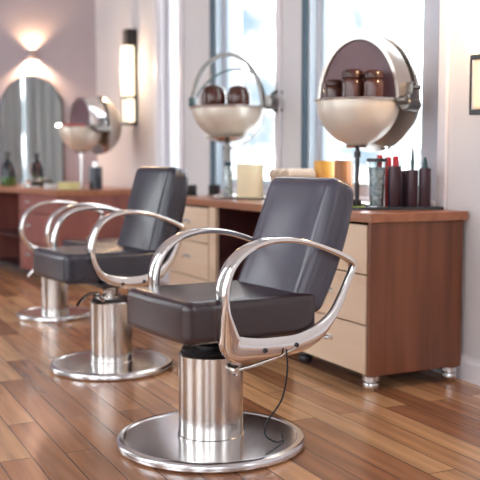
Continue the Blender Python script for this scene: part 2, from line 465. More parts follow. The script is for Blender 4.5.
    # armrests
    A = [(x * P['ax'] + P.get('adx', 0), .75 + (z - .75) * P.get('az', 1), w, th) for (x, z, w, th) in P.get('arm', ARM)]
    for sg in (1, -1):
        cm = catmull(A, 7, True)
        pts = [Vector((x, sg * (P['a'] + 0), z)) for x, z, w, th in cm]
        bm = bmesh.new(); add_sweep(bm, pts, [(w, th) for _, _, w, th in cm], True, 20, 3.2, up=Vector((0, 1, 0)))
        ar = part('armrest', bm, 'chrome')
        for (x, z) in ((-.06, .377), (-.19, .382)):
            part('bolt', lathe([(0, .019), (.006, .019), (.009, .014), (.009, 0), (0, 0)], seg=16, mtx=Matrix.Translation((x * P['ax'] + P.get('adx', 0), sg * P['a'], .75 + (z - .75) * P.get('az', 1))) @ Matrix.Rotation(-sg * PI / 2, 4, 'X')), 'darkmetal', ar)
    if P.get('lever'):
        ly = cr + .02
        bm = bmesh.new()
        add_tube(bm, [(-.02, ly, ch - .045), (-.07, ly + .03, ch - .03), (-.13, P['a'] + .006, ch + .015), (-.20, P['a'] + .012, ch + .045)], .006)
        add_lathe(bm, [(0, -.015), (.012, -.015), (.018, -.008), (.018, .008), (.012, .015), (0, .015)], seg=20, mtx=Matrix.Translation((-.02, ly - .004, ch - .045)) @ Matrix.Rotation(PI / 2, 4, 'X'))
        obj('foot_lever', bm, 'chrome_dull', t)
        cp = catmull([(-.14, P['a'] + .022, .375), (-.142, P['a'] + .025, .30), (-.13, P['a'] + .01, .2), (-.09, P['a'] - .02, .12), (-.09, P['a'] - .03, .07), (-.13, P['a'] - .02, .042), (-.18, P['a'] - .05, .0375), (-.22, P['a'] - .12, .0375)], 8, False)
        bm = tube(cp, .0032, nprof=8)
        cp = catmull([(-.09, P['a'] - .03, .07), (-.07, P['a'] + .0, .045), (-.03, P['a'] + .04, .0375), (.02, P['a'] + .045, .0375)], 8, False)
        obj('cord', bm, 'rubber', t)
    if P.get('pump'):
        bm = bmesh.new()
        add_tube(bm, catmull([(.05, -.03, ch + .03), (.11, -.02, ch + .035), (.17, .02, ch + .01), (.20, .05, ch - .01)], 5, False), .008)
        add_tube(bm, [(.04, .05, ch + .01), (.09, .10, ch + .02), (.13, .12, ch + .045)], .007)
        obj('pump_lever', bm, 'chrome', t)
    return t
F1 = math.atan2(-.53, -.848)
base = dict(R=.340, cr=.116, ch=.335, ox=0, oy=0, oz=0, sx0=-.30, sx1=.225, sw=.47, bw=.44, bh=.497, bt=.135, tilt=math.radians(20), bx=-.285, a=.250, ax=1.0)
chair1 = salon_chair('nearest dark leather styling chair with a thin black cord hanging onto its round steel base', Vector((-.105, 3.18, 0)), F1, dict(base, lever=True))
chair2 = salon_chair('middle dark leather styling chair between the nearest chair and the left desk', Vector((-.636, 4.40, 0)), F1,
                     dict(base, R=.303, cr=.104, ch=.335, ox=.04, oy=-.15, oz=.025, bh=.50, az=.93, ax=.88, tilt=math.radians(15), arm=ARMR, leather='leather_blue', bright=True, pump=True))
chair3 = salon_chair('farthest styling chair, mostly hidden behind the middle chair, showing one arm and base', Vector((-1.227, 5.91, 0)), F1,
                     dict(base, R=.250, cr=.088, ch=.29, ox=-.14, oy=0, oz=.0, sx1=.00, sx0=-.42, adx=.15, bh=.20, bx=-.50, st=.485, ax=1.05, az=.95, tilt=math.radians(10), arm=ARMR, leather='leather_blue', bright=True, pump=True))

# ------------------------------------------------------------------ main desk
DT = .79
S0, V0 = 3.256, 2.203
desk = thing('styling_desk', 'long walnut desk with pale maple drawers under the windows', 'desk', room(S0, V0), RZ)
LEN, DEP = 2.47, .535
def dbox(name, s0, s1, v0, v1, z0, z1, m, parent, bev=.003): return obj(name, box(s0, s1, -v1, -v0, z0, z1, bev), m, parent, smooth=False)
dbox('desktop', 0, LEN, 0, DEP, DT - .042, DT, 'walnut_top', desk, .004)
dbox('side_panel', .022, .047, .016, DEP - .01, .065, DT - .042, 'walnut', desk)
dbox('side_panel', LEN - .047, LEN - .022, .016, DEP - .01, .065, DT - .042, 'maple', desk)
dbox('inner_panel', .70, .722, .03, DEP - .01, .065, DT - .042, 'walnut_dark', desk)
dbox('inner_panel', LEN - .79, LEN - .70, .042, DEP - .03, .065, DT - .042, 'walnut_dark', desk)
dbox('front_stile', LEN - .795, LEN - .698, .016, .041, .065, DT - .042, 'maple', desk)
dbox('back_panel', .047, LEN - .047, DEP - .028, DEP - .01, .065, DT - .042, 'walnut_dark', desk)
dbox('bottom_panel', .047, .70, .03, DEP - .03, .065, .083, 'walnut_dark', desk)
dbox('bottom_panel', LEN - .70, LEN - .047, .03, DEP - .03, .065, .083, 'walnut_dark', desk)
def drawer(parent, s0, s1, z0, z1, v, m, hm='silver', hl=.085, hc=None):
    d = dbox('drawer', s0, s1, v, v + .02, z0, z1, m, parent)
    sc = hc or (s0 + s1) / 2; zc = (z0 + z1) / 2 + .012
    bm = bmesh.new()
    pts = catmull([(sc - hl / 2, -v + .002, zc), (sc - hl / 2 + .006, -v + .024, zc), (sc, -v + .028, zc), (sc + hl / 2 - .006, -v + .024, zc), (sc + hl / 2, -v + .002, zc)], 5, False)
    pts = [Vector(p) for p in pts]
    add_sweep(bm, pts, [(.012, .008)] * len(pts), False, 10, 2.5, up=Vector((0, 0, 1)))
    add_box(bm, sc - hl / 2 - .008, sc + hl / 2 + .008, -v - .0, -v + .004, zc - .010, zc + .012, .001)
    obj('handle', bm, hm, d)
    return d
zz = [.069, .292, .518, .742]
for i in range(3):
    drawer(desk, .050, .698, zz[i], zz[i + 1] - .006, .012, 'maple')
    drawer(desk, LEN - .69, LEN - .050, zz[i], zz[i + 1] - .006, .012, 'maple')
def foot_bm(x, y, h=.066):
    return add_lathe(bmesh.new(), [(0, 0), (.022, 0), (.034, .010), (.038, .024), (.034, .036), (.027, .041), (.030, .045), (.038, .048), (.038, h), (0, h)], cx=x, cy=y, seg=32)
for (s, v) in ((.038, .036), (.04, DEP - .06), (.66, .06), (LEN - .05, .05), (LEN - .05, DEP - .06), (LEN - .74, .06)):
    obj('foot', foot_bm(s, -v), 'silver' if s != .66 else 'darkmetal', desk)

# ------------------------------------------------------------------ left desk
S2, V2 = 7.32, 1.867
R2 = math.radians(6.2)
desk2 = thing('vanity_desk', 'red-brown vanity desk below the arched mirror', 'desk', room(S2, V2), RZ + R2)
def poly(pts, z0, z1, bev=0):
    bm = bmesh.new()
    f = bm.faces.new([bm.verts.new((s, -v, z0)) for s, v in pts])
    r = bmesh.ops.extrude_face_region(bm, geom=[f]); bmesh.ops.translate(bm, vec=(0, 0, z1 - z0), verts=[g for g in r['geom'] if isinstance(g, bmesh.types.BMVert)])
    return bm
def loc2(s_, v_):
    a, b_ = s_ - S2, -(v_ - V2); c, q = math.cos(R2), math.sin(R2)
    return (a * c + b_ * q, -(-a * q + b_ * c))
def backline(v_): return corner.dot(DV) + (VW - v_) * bdir.dot(DV) / (-bdir.dot(NV)) - .012
obj('desktop', poly([(0, 0), (2.44, 0), loc2(backline(1.63), 1.63), loc2(backline(2.70), 2.70), (0, .86)], DT - .045, DT), 'walnut_top', desk2, smooth=False)
dbox('side_panel', .02, .045, .02, .86, .05, DT - .045, 'redwood', desk2)
dbox('inner_panel', 1.02, 1.045, .03, .85, .05, DT - .045, 'walnut_dark', desk2)
dbox('back_panel', .045, 1.02, .82, .84, .05, DT - .045, 'walnut_dark', desk2)
dbox('back_panel', 1.046, 2.085, .40, .42, .05, DT - .045, 'walnut_dark', desk2)
dbox('shelf', 1.045, 2.06, .06, .40, .32, .34, 'walnut_dark', desk2)
dbox('bottom_panel', .045, 1.02, .04, .82, .05, .07, 'walnut_dark', desk2)
dbox('side_panel', 2.06, 2.085, .02, .398, .05, DT - .045, 'redwood', desk2)
dbox('plinth', .06, 2.08, .06, .40, .0, .05, 'darkmetal', desk2)
drawer(desk2, .05, 1.015, .58, .738, .012, 'redwood', hl=.12, hc=.76)
drawer(desk2, .05, 1.015, .32, .574, .012, 'redwood', hl=.12, hc=.76)
drawer(desk2, .05, 1.015, .055, .314, .012, 'redwood', hl=.12, hc=.76)

# ------------------------------------------------------------------ hood dryers
def half_sphere_profile(R, n=14, a0=0, a1=PI / 2):
    return [(R * math.sin(a0 + (a1 - a0) * i / n), R * math.cos(a0 + (a1 - a0) * i / n)) for i in range(n + 1)]
AX = Matrix.Rotation(-PI / 2, 4, 'Y')       # lathe z axis -> local -x
def hood(label, loc, odir, R, zc, group=None, shell='shell', ring='chrome_dull', bulbs=False, zs=1.44):
    t = thing('hood_dryer', label, 'hood dryer', loc, math.atan2(odir[1], odir[0]), group)
    # stand
    zb = zc - R * 1.07 - .01
    obj('base', lathe([(0, 0), (.075, 0), (.078, .004), (.070, .010), (.02, .016), (0, .016)], seg=40), 'chrome_dull', t)
    obj('stem', lathe([(.011, .014), (.011, zb - .05), (.017, zb - .048), (.017, zb - .02), (.011, zb - .018), (.011, zb + .01), (0, zb + .01)], seg=20), 'darkmetal' if not bulbs else 'chrome', t)
    obj('swivel', lathe([(0, zb - .004), (.05, zb - .002), (.058, zb + .008), (.052, zb + .016), (.04, zb + .020), (0, zb + .022)], seg=36), 'steel', t)
    C = Matrix.Translation((0, 0, zc))
    # lower bowl with thickness
    prof = [(r, -z * 1.07) for r, z in half_sphere_profile(R)] + [(R - .006, 0)] + [((R - .006) * math.cos(a), -(R - .006) * math.sin(a)) for a in [PI / 2 * i / 10 for i in range(11)]]
    b = obj('bowl', lathe(prof, seg=72, mtx=C), 'bowl', t)
    obj('rim', lathe([(R - .008, -.006), (R + .012, -.004), (R + .014, .001), (R + .010, .005), (R - .008, .005), (R - .008, -.006)], seg=72, mtx=C), ring, b)
    obj('shelf', lathe([(0, -.020), (R - .007, -.020), (R - .007, -.014), (0, -.014)], seg=48, mtx=C), 'hood_inner', b)
    # upper shell : axis along local x. theta 0..pi is the top half
    d1 = R * .74; ZS = zs; R0 = R; R = R * 1.07
    def xl(prof, m, name, parent=t, a0=0.0, a1=PI, seg=48):
        # lathe prof (r, depth) about x axis, depth goes to -x
        bm = bmesh.new(); rows = []
        for r, dp in prof:
            row = []
            for i in range(seg + 1):
                a = a0 + (a1 - a0) * i / seg
                row.append(bm.verts.new((-dp, r * math.cos(a), zc + r * math.sin(a) * (ZS if math.sin(a) > 0 else 1.06))))
            rows.append(row)
        for a_, b_ in zip(rows, rows[1:]):
            for i in range(seg): bm.faces.new((a_[i], a_[i + 1], b_[i + 1], b_[i]))
        bmesh.ops.remove_doubles(bm, verts=bm.verts[:], dist=1e-5)
        return obj(name, bm, m, parent)
    sh = xl([(R - .012, -.012), (R + .004, -.014), (R + .006, -.004), (R + .006, d1 - .006), (R + .001, d1), (R - .012, d1), (R - .012, -.012)], shell, 'upper_shell')
    xl([(R - .014, d1 - .002), (R - .006, d1 - .002), (R - .006, d1 + .022), (R - .014, d1 + .022)], 'black', 'gasket', sh)
    xl([(0.0, .012), (R * .5, .010), (R - .013, .004)], 'hood_inner', 'lining', sh)
    # rear dome
    pr = [(R + .016, d1 + .020)] + [((R + .016) * math.cos(a), d1 + .020 + (R * .98) * math.sin(a)) for a in [PI / 2 * i / 14 for i in range(1, 15)]]
    pr = [(0, d1 + .022), (R - .006, d1 + .022)] + pr
    rd = xl(pr, 'shell_rear', 'rear_shell', t, 0, 2 * PI, 96)
    R = R0
    # hinge on the right-hand side
    bm = bmesh.new()
    add_box(bm, -.13, -.05, R + .006, R + .050, zc - .012, zc + .030, .006)
    add_box(bm, -.115, -.075, R + .010, R + .052, zc + .022, zc + .085, .006)
    add_lathe(bm, [(0, -.07), (.026, -.07), (.031, -.064), (.031, .064), (.026, .07), (0, .07)], seg=28, mtx=Matrix.Translation((-.085, R + .034, zc - .022)) @ Matrix.Rotation(PI / 2, 4, 'Y'))
    add_lathe(bm, [(0, 0), (.022, 0), (.022, .04), (.014, .046), (0, .046)], seg=24, mtx=Matrix.Translation((-.005, R + .010, zc - .004)) @ Matrix.Rotation(-PI / 2, 4, 'X'))
    add_lathe(bm, [(0, 0), (.012, 0), (.012, .03), (0, .03)], seg=20, mtx=Matrix.Translation((-.095, R + .05, zc + .06)) @ Matrix.Rotation(-PI / 2, 4, 'X'))
    obj('hinge', bm, 'pewter', t)
    if bulbs:
        for dy in (-.95, -.5, -.1):
            y = R * dy; x = math.sqrt(max(0, R * R - y * y)) + .008
            bm = bmesh.new(); bmesh.ops.create_uvsphere(bm, u_segments=16, v_segments=10, radius=.016, matrix=Matrix.Translation((x * .98, y, zc + .012)))
            obj('bulb', bm, 'bulb', t)
        bm = bmesh.new(); add_tube(bm, [(math.cos(a) * (R + .002), math.sin(a) * (R + .002), zc + .012) for a in [i * .1 for i in range(2, 14)]], .008)
        obj('red_strip', bm, 'red', t)
    return t
odB = Vector((-.57, -.82, 0)).normalized()
locB = room(3.72, 2.50, DT + .0075)
# position from pixel: recompute so that the stem sits at x = .626,y=4.44
locB = Vector((.577, 4.44, DT + .0145))
hoodB = hood('large round chrome hood with dark lining, open front, at the right end of the desk', locB, odB, .203, .508)
def loc_on(hl, od, fx, fy, z): 
    od = od.normalized(); left = Vector((-od.y, od.x, 0)); p = hl + od * fx + left * fy; return Vector((p.x, p.y, z))
def jar(name, label, loc, r, h, round_=False, group=None, lid=True):
    t = thing(name, label, 'jar', loc, 0, group)
    if round_:
        obj('body', lathe([(0, 0), (r * .5, 0), (r * .80, h * .10), (r * .96, h * .28), (r, h * .50), (r * .95, h * .68), (r * .80, h * .82), (0, h * .84)], seg=36), 'jar', t)
        obj('lid', lathe([(0, h * .80), (r * .84, h * .80), (r * .80, h * .86), (r * .62, h * .94), (r * .35, h * .99), (0, h)], seg=36), 'jar_lid', t)
    else:
        obj('body', lathe([(0, 0), (r * .85, 0), (r * .97, .008), (r, h * .2), (r, h * .58), (r * .95, h * .66), (r * .84, h * .71), (0, h * .71)], seg=36), 'jar', t)
        obj('lid', lathe([(0, h * .712), (r * .86, h * .712), (r * .95, h * .74), (r * .96, h * .86), (r * .88, h * .94), (r * .66, h * .985), (0, h)], seg=36), 'jar_lid', t)
    return t
zsh = locB.z + .508 - .0138
jar('cosmetic_jar', 'squat brown jar, leftmost of three inside the right hood', loc_on(locB, odB, .068, -.100, zsh), .050, .118, group=None)
jar('cosmetic_jar', 'tallest brown lidded jar, middle of three inside the right hood', loc_on(locB, odB, .078, .010, zsh), .054, .160)
jar('cosmetic_jar', 'brown lidded jar nearest the hinge inside the right hood', loc_on(locB, odB, .068, .117, zsh), .050, .150)

# hood A: open bowl with hoop
def bowl_hood(label, loc, od, R, zc):
    t = thing('hood_dryer', label, 'hood dryer', loc, math.atan2(od[1], od[0]))
    zb = zc - R * .92
    obj('base', lathe([(0, 0), (.08, 0), (.082, .004), (.07, .010), (.02, .014), (0, .014)], seg=40), 'chrome_dull', t)
    obj('stem', lathe([(.022, .012), (.022, zb - .06), (.030, zb - .056), (.030, zb - .035), (.016, zb - .032), (.016, zb), (0, zb)], seg=24), 'pewter', t)
    obj('swivel', lathe([(0, zb - .014), (.03, zb - .014), (.10, zb + .000), (.145, zb + .020), (.14, zb + .025), (.08, zb + .02), (0, zb + .02)], seg=48), 'steel', t)
    C = Matrix.Translation((0, 0, zc))
    prof = [(R * math.sin(a), -R * .88 * math.cos(a)) for a in [PI / 2 * i / 16 for i in range(17)]] + [(R - .007, 0)] + [((R - .007) * math.cos(a), -(R * .88 - .007) * math.sin(a)) for a in [PI / 2 * i / 12 for i in range(13)]]
    b = obj('bowl', lathe(prof, seg=72, mtx=C), 'bowl', t)
    obj('rim', lathe([(R - .008, -.010), (R + .016, -.008), (R + .020, -.002), (R + .014, .006), (R - .008, .006), (R - .008, -.010)], seg=72, mtx=C), 'chrome_dull', b)
    obj('shelf', lathe([(0, -.030), (R - .012, -.030), (R - .012, -.024), (0, -.024)], seg=48, mtx=C), 'bowl', b)
    # main hoop (flat band, in the local y-z plane, a full ring round the bowl)
    pts = []; RR = R + .03
    for i in range(96):
        a = 2 * PI * i / 96
        pts.append(Vector((0, RR * math.cos(a), zc + RR * (1.12 if math.sin(a) > 0 else 1.0) * math.sin(a))))
    top = [p for p in pts if p.z >= zc - .002]
    bm = bmesh.new()
    ring = [Vector((0.012, RR * .97 * math.cos(a), zc + RR * 1.30 * math.sin(a))) for a in [-.02 + (PI + .04) * i / 60 for i in range(61)]]
    add_sweep(bm, ring, [(.036, .026)] * len(ring), False, 12, 3, up=Vector((1, 0, 0)))
    obj('hoop', bm, 'pewter', t)
    ring = [Vector((0.0, RR * .99 * math.cos(a), zc + RR * 1.0 * math.sin(a))) for a in [0 - PI * .5 * i / 30 for i in range(31)]]
    obj('lower_hoop', tube(ring, .005), 'chrome', t)
    # rear wire ring leaning back
    tilt = math.radians(28)
    ring = [Vector((-RR * math.sin(a) * math.sin(tilt) - .0, RR * .98 * math.cos(a), zc + RR * 1.12 * math.sin(a) * math.cos(tilt))) for a in [(PI * .95) * i / 50 for i in range(51)]]
    bm = tube(ring, .0065)
    mid = ring[17]; 
    add_tube(bm, [ring[20], Vector((-.02, RR * .30, zc + .02))], .003)
    add_tube(bm, [ring[17], Vector((.01, RR * .55, zc + RR * .97))], .003)
    obj('wire_ring', bm, 'rail', t)
    bm = bmesh.new()
    add_lathe(bm, [(0, -.05), (.034, -.05), (.045, -.035), (.048, 0), (.045, .035), (.034, .05), (0, .05)], seg=32, mtx=Matrix.Translation((-.045, RR + .015, zc + .03)) @ Matrix.Rotation(PI / 2, 4, 'Y'))
    ringp = [Vector((-.12 + .0, RR + .045 + .06 * math.cos(a), zc + .04 + .062 * math.sin(a))) for a in [2 * PI * i / 32 for i in range(32)]]
    add_tube(bm, ringp, .012, True)
    add_box(bm, -.10, .01, RR - .01, RR + .03, zc - .005, zc + .05, .008)
    obj('hinge', bm, 'pewter', t)
    obj('clip', box(-.03, .03, -RR - .008, -RR + .03, zc + .006, zc + .072, .005), 'teal_dark', t)
    return t
odA = Vector((-.42, -.90, 0)).normalized()
locA = Vector((-.080, 5.80, DT + .0125))
hoodA = bowl_hood('open bowl-shaped chrome hood with a thin hoop, left end of the long desk', locA, odA, .228, .562)
zA = locA.z + .562 - .0238
jar('cosmetic_jar', 'round brown jar on the left inside the hooped bowl', loc_on(locA, odA, .07, -.062, zA), .082, .165, True)
jar('cosmetic_jar', 'round brown jar on the right inside the hooped bowl', loc_on(locA, odA, .055, .104, zA), .076, .158, True)

# hood C on left desk
locC = Vector((-1.395, 7.95, DT + .0005))
odC = Vector((-.80, -.60, 0)).normalized()
hoodC = hood('small chrome dome hood with glowing bulbs beside the arched mirror', locC, odC, .195, .54, shell='chrome', bulbs=True, zs=1.25)

# ------------------------------------------------------------------ items on the long desk
def px(xp, v):
    """point on the desk line at room depth v whose picture column is xp (build-time placement)."""
    k = (xp - 240) / 900 * 1.0
    y = v / (NV.x * k + NV.y); return k * y, y
def at(xp, v, z=DT): x, y = px(xp, v); return Vector((x, y, z + .0005))
def oval_tray(name, label, loc, rz, sx, sy, m, h=.010):
    bm = bmesh.new()
    add_lathe(bm, [(0, 0), (.93, 0), (1.0, h), (.985, h + .002), (.92, .004), (0, .004)], seg=64, mtx=Matrix.Diagonal((sx, sy, 1, 1)))
    return tag(obj(name, bm, m, loc=loc, rotz=rz), label, 'tray')
def rect_tray(name, label, loc, rz, sx, sy, m):
    bm = bmesh.new(); add_box(bm, -sx, sx, -sy, sy, 0, .008, .003)
    add_box(bm, -sx, sx, -sy, -sy + .008, .007, .014, .002); add_box(bm, -sx, sx, sy - .008, sy, .007, .014, .002)
    add_box(bm, -sx, -sx + .008, -sy + .008, sy - .008, .007, .014, .002); add_box(bm, sx - .008, sx, -sy + .008, sy - .008, .007, .014, .002)
    return tag(obj(name, bm, m, loc=loc, rotz=rz), label, 'tray')
TB = DT + .0095
rect_tray('tray', 'dark glossy rectangular tray under the canisters and right hood', Vector((.70, 4.36, DT + .0005)), math.radians(6), .245, .155, 'tray_dark')
oval_tray('tray', 'pale oval tray under the cream candle', Vector((.02, 5.72, DT + .0005)), RZ, .245, .18, 'tray_silver')
TA = DT + .0055
# black cups
for (xp, v, lab) in ((191, 2.40, 'small black cup nearest the left end of the long desk'), (214.5, 2.55, 'small black cup just left of the pale oval tray')):
    t = thing('cup', lab, 'cup', at(xp, v))
    obj('body', lathe([(0, 0), (.036, 0), (.040, .006), (.041, .072), (.038, .074), (.036, .01), (0, .008)], seg=32), 'black', t)
    obj('saucer_ring', lathe([(.034, 0), (.052, .002), (.052, .006), (.040, .008)], seg=32), 'teal_dark', t)
# cream candle
t = thing('pillar_candle', 'thick cream pillar candle on the pale oval tray', 'candle', Vector((.062, 5.60, TA)))
obj('wax', lathe([(0, 0), (.078, 0), (.082, .004), (.082, .205), (.078, .211), (.070, .205), (.03, .203), (0, .203)], seg=48), 'candle', t)
obj('wick', tube([(0, 0, .2), (.002, 0, .217)], .0015, nprof=6), 'black', t)
# clear bottle beside the hood stem
t = thing('glass_bottle', 'narrow dark-necked glass bottle left of the cream candle', 'bottle', Vector((-.075, 5.66, TA)))
obj('body', lathe([(0, 0), (.026, 0), (.030, .01), (.030, .15), (.018, .18), (.018, .20), (0, .2)], seg=28), 'vase_fill', t)
obj('cap', lathe([(.020, .2), (.021, .202), (.021, .225), (0, .227)], seg=24), 'teal_dark', t)
# basket with rolled towels
t = thing('wicker_basket', 'low brown wicker basket behind the front chair', 'basket', at(292, 2.50), RZ)
bm = bmesh.new(); add_lathe(bm, [(0, 0), (.80, 0), (.92, .06), (1.0, .105), (.96, .108), (.86, .06), (.75, .012), (0, .012)], seg=40, mtx=Matrix.Diagonal((.16, .11, 1, 1)))
obj('body', bm, 'wicker', t)
def towel(label, loc, rz, r, ln, m='towel'):
    bm = bmesh.new()
    pts = []
    add_lathe(bm, [(0, -ln / 2), (r * .8, -ln / 2), (r, -ln / 2 + r * .2), (r, ln / 2 - r * .2), (r * .8, ln / 2), (0, ln / 2)], seg=28, mtx=Matrix.Rotation(PI / 2, 4, 'X'))
    # spiral on the ends
    for sg in (-1, 1):
        sp = [Vector((r * .78 * (1 - i / 60) * math.cos(i * .35), sg * (ln / 2 + .001), r * .78 * (1 - i / 60) * math.sin(i * .35))) for i in range(52)]
        add_tube(bm, sp, .0035, nprof=6)
    return tag(obj('rolled_towel', bm, m, loc=loc, rotz=rz), label, 'towel', 'rolled towels in the wicker basket')
bc = at(292, 2.50)
for k, (dx, lab) in enumerate(((-.080, 'rolled beige towel in the wicker basket, the one nearest the cream candle'), (0, 'middle one of the three rolled beige towels in the wicker basket'), (.080, 'rolled beige towel in the wicker basket, the one nearest the amber candles'))):
    p = bc + DV * (-dx); towel(lab, Vector((p.x, p.y, DT + .11 + .042)), RZ, .038, .18)
# beige box left of basket
t = thing('folded_towel', 'cream folded towel stack between the cream candle and the wicker basket', 'towel', at(287, 2.68), RZ)
for i in range(5):
    obj('layer', box(-.065 + .003 * i, .065 - .002 * i, -.06, .06, .034 * i, .034 * i + .033, .013, 4), 'towel', t)
# amber candles
t = thing('candle_jar', 'yellow-amber candle jar, left of the pair by the right window', 'candle', at(324, 2.68))
obj('wax', lathe([(0, .0), (.054, 0), (.058, .006), (.058, .228), (.054, .234), (.048, .228), (0, .226)], seg=40), 'amber', t)
obj('wick', tube([(0, 0, .225), (.001, 0, .242)], .0015, nprof=6), 'black', t)
t = thing('candle_jar', 'striped brown-amber candle jar, right of the pair by the right window', 'candle', at(343, 2.68))
obj('base', lathe([(0, 0), (.05, 0), (.052, .004), (.052, .012), (0, .012)], seg=36), 'darkmetal', t)
obj('wax', lathe([(0, .012), (.048, .012), (.050, .018), (.050, .230), (.046, .236), (0, .234)], seg=40), 'amber_brown', t)
# little black pot + green sprig
t = thing('small_pot', 'tiny black pot with green leaves right of the amber candles', 'pot', at(356, 2.34))
obj('pot', lathe([(0, 0), (.020, 0), (.025, .01), (.026, .045), (.022, .047), (.02, .03), (0, .03)], seg=28), 'black', t)
bm = bmesh.new()
for i in range(14):
    a = i * 2.4; rr = .016 + .012 * random.random()
    bmesh.ops.create_uvsphere(bm, u_segments=8, v_segments=6, radius=.010, matrix=Matrix.Translation((rr * 1.4 * math.cos(a), rr * 1.4 * math.sin(a), .012)) @ Matrix.Diagonal((1.3, .8, .6, 1)))
obj('leaves', bm, 'green', t)
# glass vase
t = thing('glass_vase', 'faceted clear glass vase filled with beads on the dark tray', 'vase', Vector((.650, 4.29, TB)))
obj('fill', lathe([(0, .006), (.026, .006), (.030, .05), (.036, .15), (.040, .19), (0, .19)], seg=8), 'vase_fill', t, smooth=False)
obj('vessel', lathe([(0, 0), (.030, 0), (.034, .004), (.036, .06), (.042, .15), (.048, .225), (.045, .225), (.039, .15), (.032, .06), (.029, .005), (0, .005)], seg=10), 'vase', t, smooth=False)
obj('rim', lathe([(.040, .215), (.049, .217), (.049, .232), (.042, .232), (.040, .215)], seg=24), 'darkmetal', t)
# canisters
def canister(label, loc, r, h, m='canister'):
    t = thing('canister', label, 'canister', loc)
    obj('body', lathe([(0, 0), (r * .92, 0), (r, .005), (r, h - .004), (r * .96, h), (r * .90, h), (r * .88, h - .02), (0, h - .02)], seg=36), m, t)
    return t
canister('tall plum-brown cylinder canister beside the glass vase', Vector((.730, 4.262, TB)), .032, .195)
canister('plum-brown canister second from the glass vase', Vector((.770, 4.31, TB)), .027, .175)
canister('plum-brown canister holding a dark teal comb handle', Vector((.812, 4.25, TB)), .027, .178)
t = canister('plum-brown spray canister with black pointed nozzle at tray right end', Vector((.872, 4.255, TB)), .029, .185)
obj('nozzle', lathe([(0, .15), (.022, .152), (.022, .185), (.013, .192), (.010, .215), (.006, .235), (0, .24)], seg=20), 'teal_dark', t)
def redtube(label, loc, r, h):
    t = thing('red_tube', label, 'bottle', loc)
    obj('body', lathe([(0, 0), (r, 0), (r, h), (r * .9, h + .004), (0, h + .004)], seg=24), 'red', t)
    return t
redtube('leftmost of three red tubes behind the canisters', Vector((.672, 4.345, TB)), .014, .245)
redtube('middle of three red tubes behind the canisters', Vector((.712, 4.335, TB)), .016, .236)
redtube('rightmost of three red tubes behind the canisters', Vector((.752, 4.365, TB)), .016, .242)
t = thing('comb', 'slim dark teal handle standing tallest among the canisters', 'comb', Vector((.812, 4.25, TB + .159)))
obj('handle', lathe([(0, 0), (.008, 0), (.009, .06), (.006, .11), (.003, .138), (0, .14)], seg=16), 'teal_dark', t)
t = thing('glass_flask', 'clear glass stopper bottle rising behind the red tubes', 'bottle', Vector((.716, 4.375, TB)))
obj('body', lathe([(0, 0), (.018, 0), (.020, .01), (.020, .2), (.010, .235), (.009, .275), (.018, .285), (.018, .29), (0, .29)], seg=24), 'vase', t)

# ------------------------------------------------------------------ items on the left desk
z2 = DT + .0005
def atY(xp, y, z=z2): return Vector(((xp - 240) / 900 * y, y, z))
t = thing('glass_bottle', 'dark round-shouldered bottle with a green base on the left desk', 'bottle', atY(9, 9.0))
t.scale = (1.12, 1.12, 1.18)
obj('body', lathe([(0, .0), (.066, 0), (.070, .01), (.072, .06), (0.072, .08)], seg=36), 'green_glass', t)
obj('shoulder', lathe([(.072, .08), (.073, .12), (.066, .155), (.045, .195), (.022, .225), (.018, .26), (.028, .272), (.028, .285), (0, .286)], seg=36), 'bottle_dark', t)
t = thing('brush_jar', 'glass jar of makeup brushes in front of the arched mirror', 'jar', atY(36, 8.7))
obj('vessel', lathe([(0, 0), (.036, 0), (.038, .004), (.040, .09), (.037, .09), (.035, .006), (0, .006)], seg=28), 'vase', t)
for i in range(5):
    a = i * 1.257
    tip = Vector((.045 * math.cos(a), .045 * math.sin(a), .17 + .02 * (i % 3)))
    b0 = Vector((.012 * math.cos(a), .012 * math.sin(a), .012))
    bm = tube([b0, tip], .004, nprof=8)
    d = (tip - b0).normalized()
    add_sweep(bm, [tip + d * k for k in (0, .012, .028, .04)], [(.010, .010), (.022, .022), (.020, .020), (.004, .004)], False, 10, 2)
    obj('brush', bm, 'wicker' if i % 2 else 'darkmetal', t)
t = thing('glass_ball', 'small round clear bottle right of the dark green bottle', 'bottle', atY(28, 8.55))
obj('body', lathe([(0, 0), (.02, 0), (.034, .02), (.036, .036), (.028, .056), (.012, .064), (.012, .078), (0, .078)], seg=28), 'vase', t)
t = thing('hair_dryer', 'black hair dryer lying in the middle of the left desk', 'hair dryer', atY(44, 8.35), .3)
bm = bmesh.new(); add_lathe(bm, [(0, -.11), (.022, -.11), (.026, -.10), (.026, -.04), (.036, .01), (.038, .06), (.030, .085), (0, .088)], seg=28, mtx=Matrix.Translation((0, 0, .040)) @ Matrix.Rotation(PI / 2, 4, 'Y'))
obj('body', bm, 'black', t)
obj('handle', tube([(.03, 0, .035), (.05, -.06, .026), (.06, -.13, .022)], .017), 'black', t)
t = thing('cosmetic_tray', 'small white container beside the black hair dryer', 'container', atY(51, 7.95), RZ)
obj('body', box(-.08, .08, -.045, .045, 0, .045, .008, 3), 'white', t)
obj('lid', box(-.075, .075, -.04, .04, .0455, .056, .005, 2), 'teal_dark', t)
t = thing('folded_cloth', 'pale yellow folded cloth in front of the small dome hood', 'cloth', atY(69, 7.70), RZ + .25)
for i in range(2): obj('layer', box(-.10, .10, -.055, .055, .032 * i, .032 * i + .031, .012, 3), 'pale_yellow', t)
t = thing('black_canister', 'black cylinder canister right beside the small dome hood', 'canister', atY(96, 7.78))
obj('body', lathe([(0, 0), (.055, 0), (.058, .004), (.058, .19), (.054, .194), (0, .194)], seg=36), 'bottle_dark', t)
obj('cap', lathe([(0, .194), (.03, .194), (.03, .235), (.022, .24), (0, .24)], seg=24), 'chrome', t)

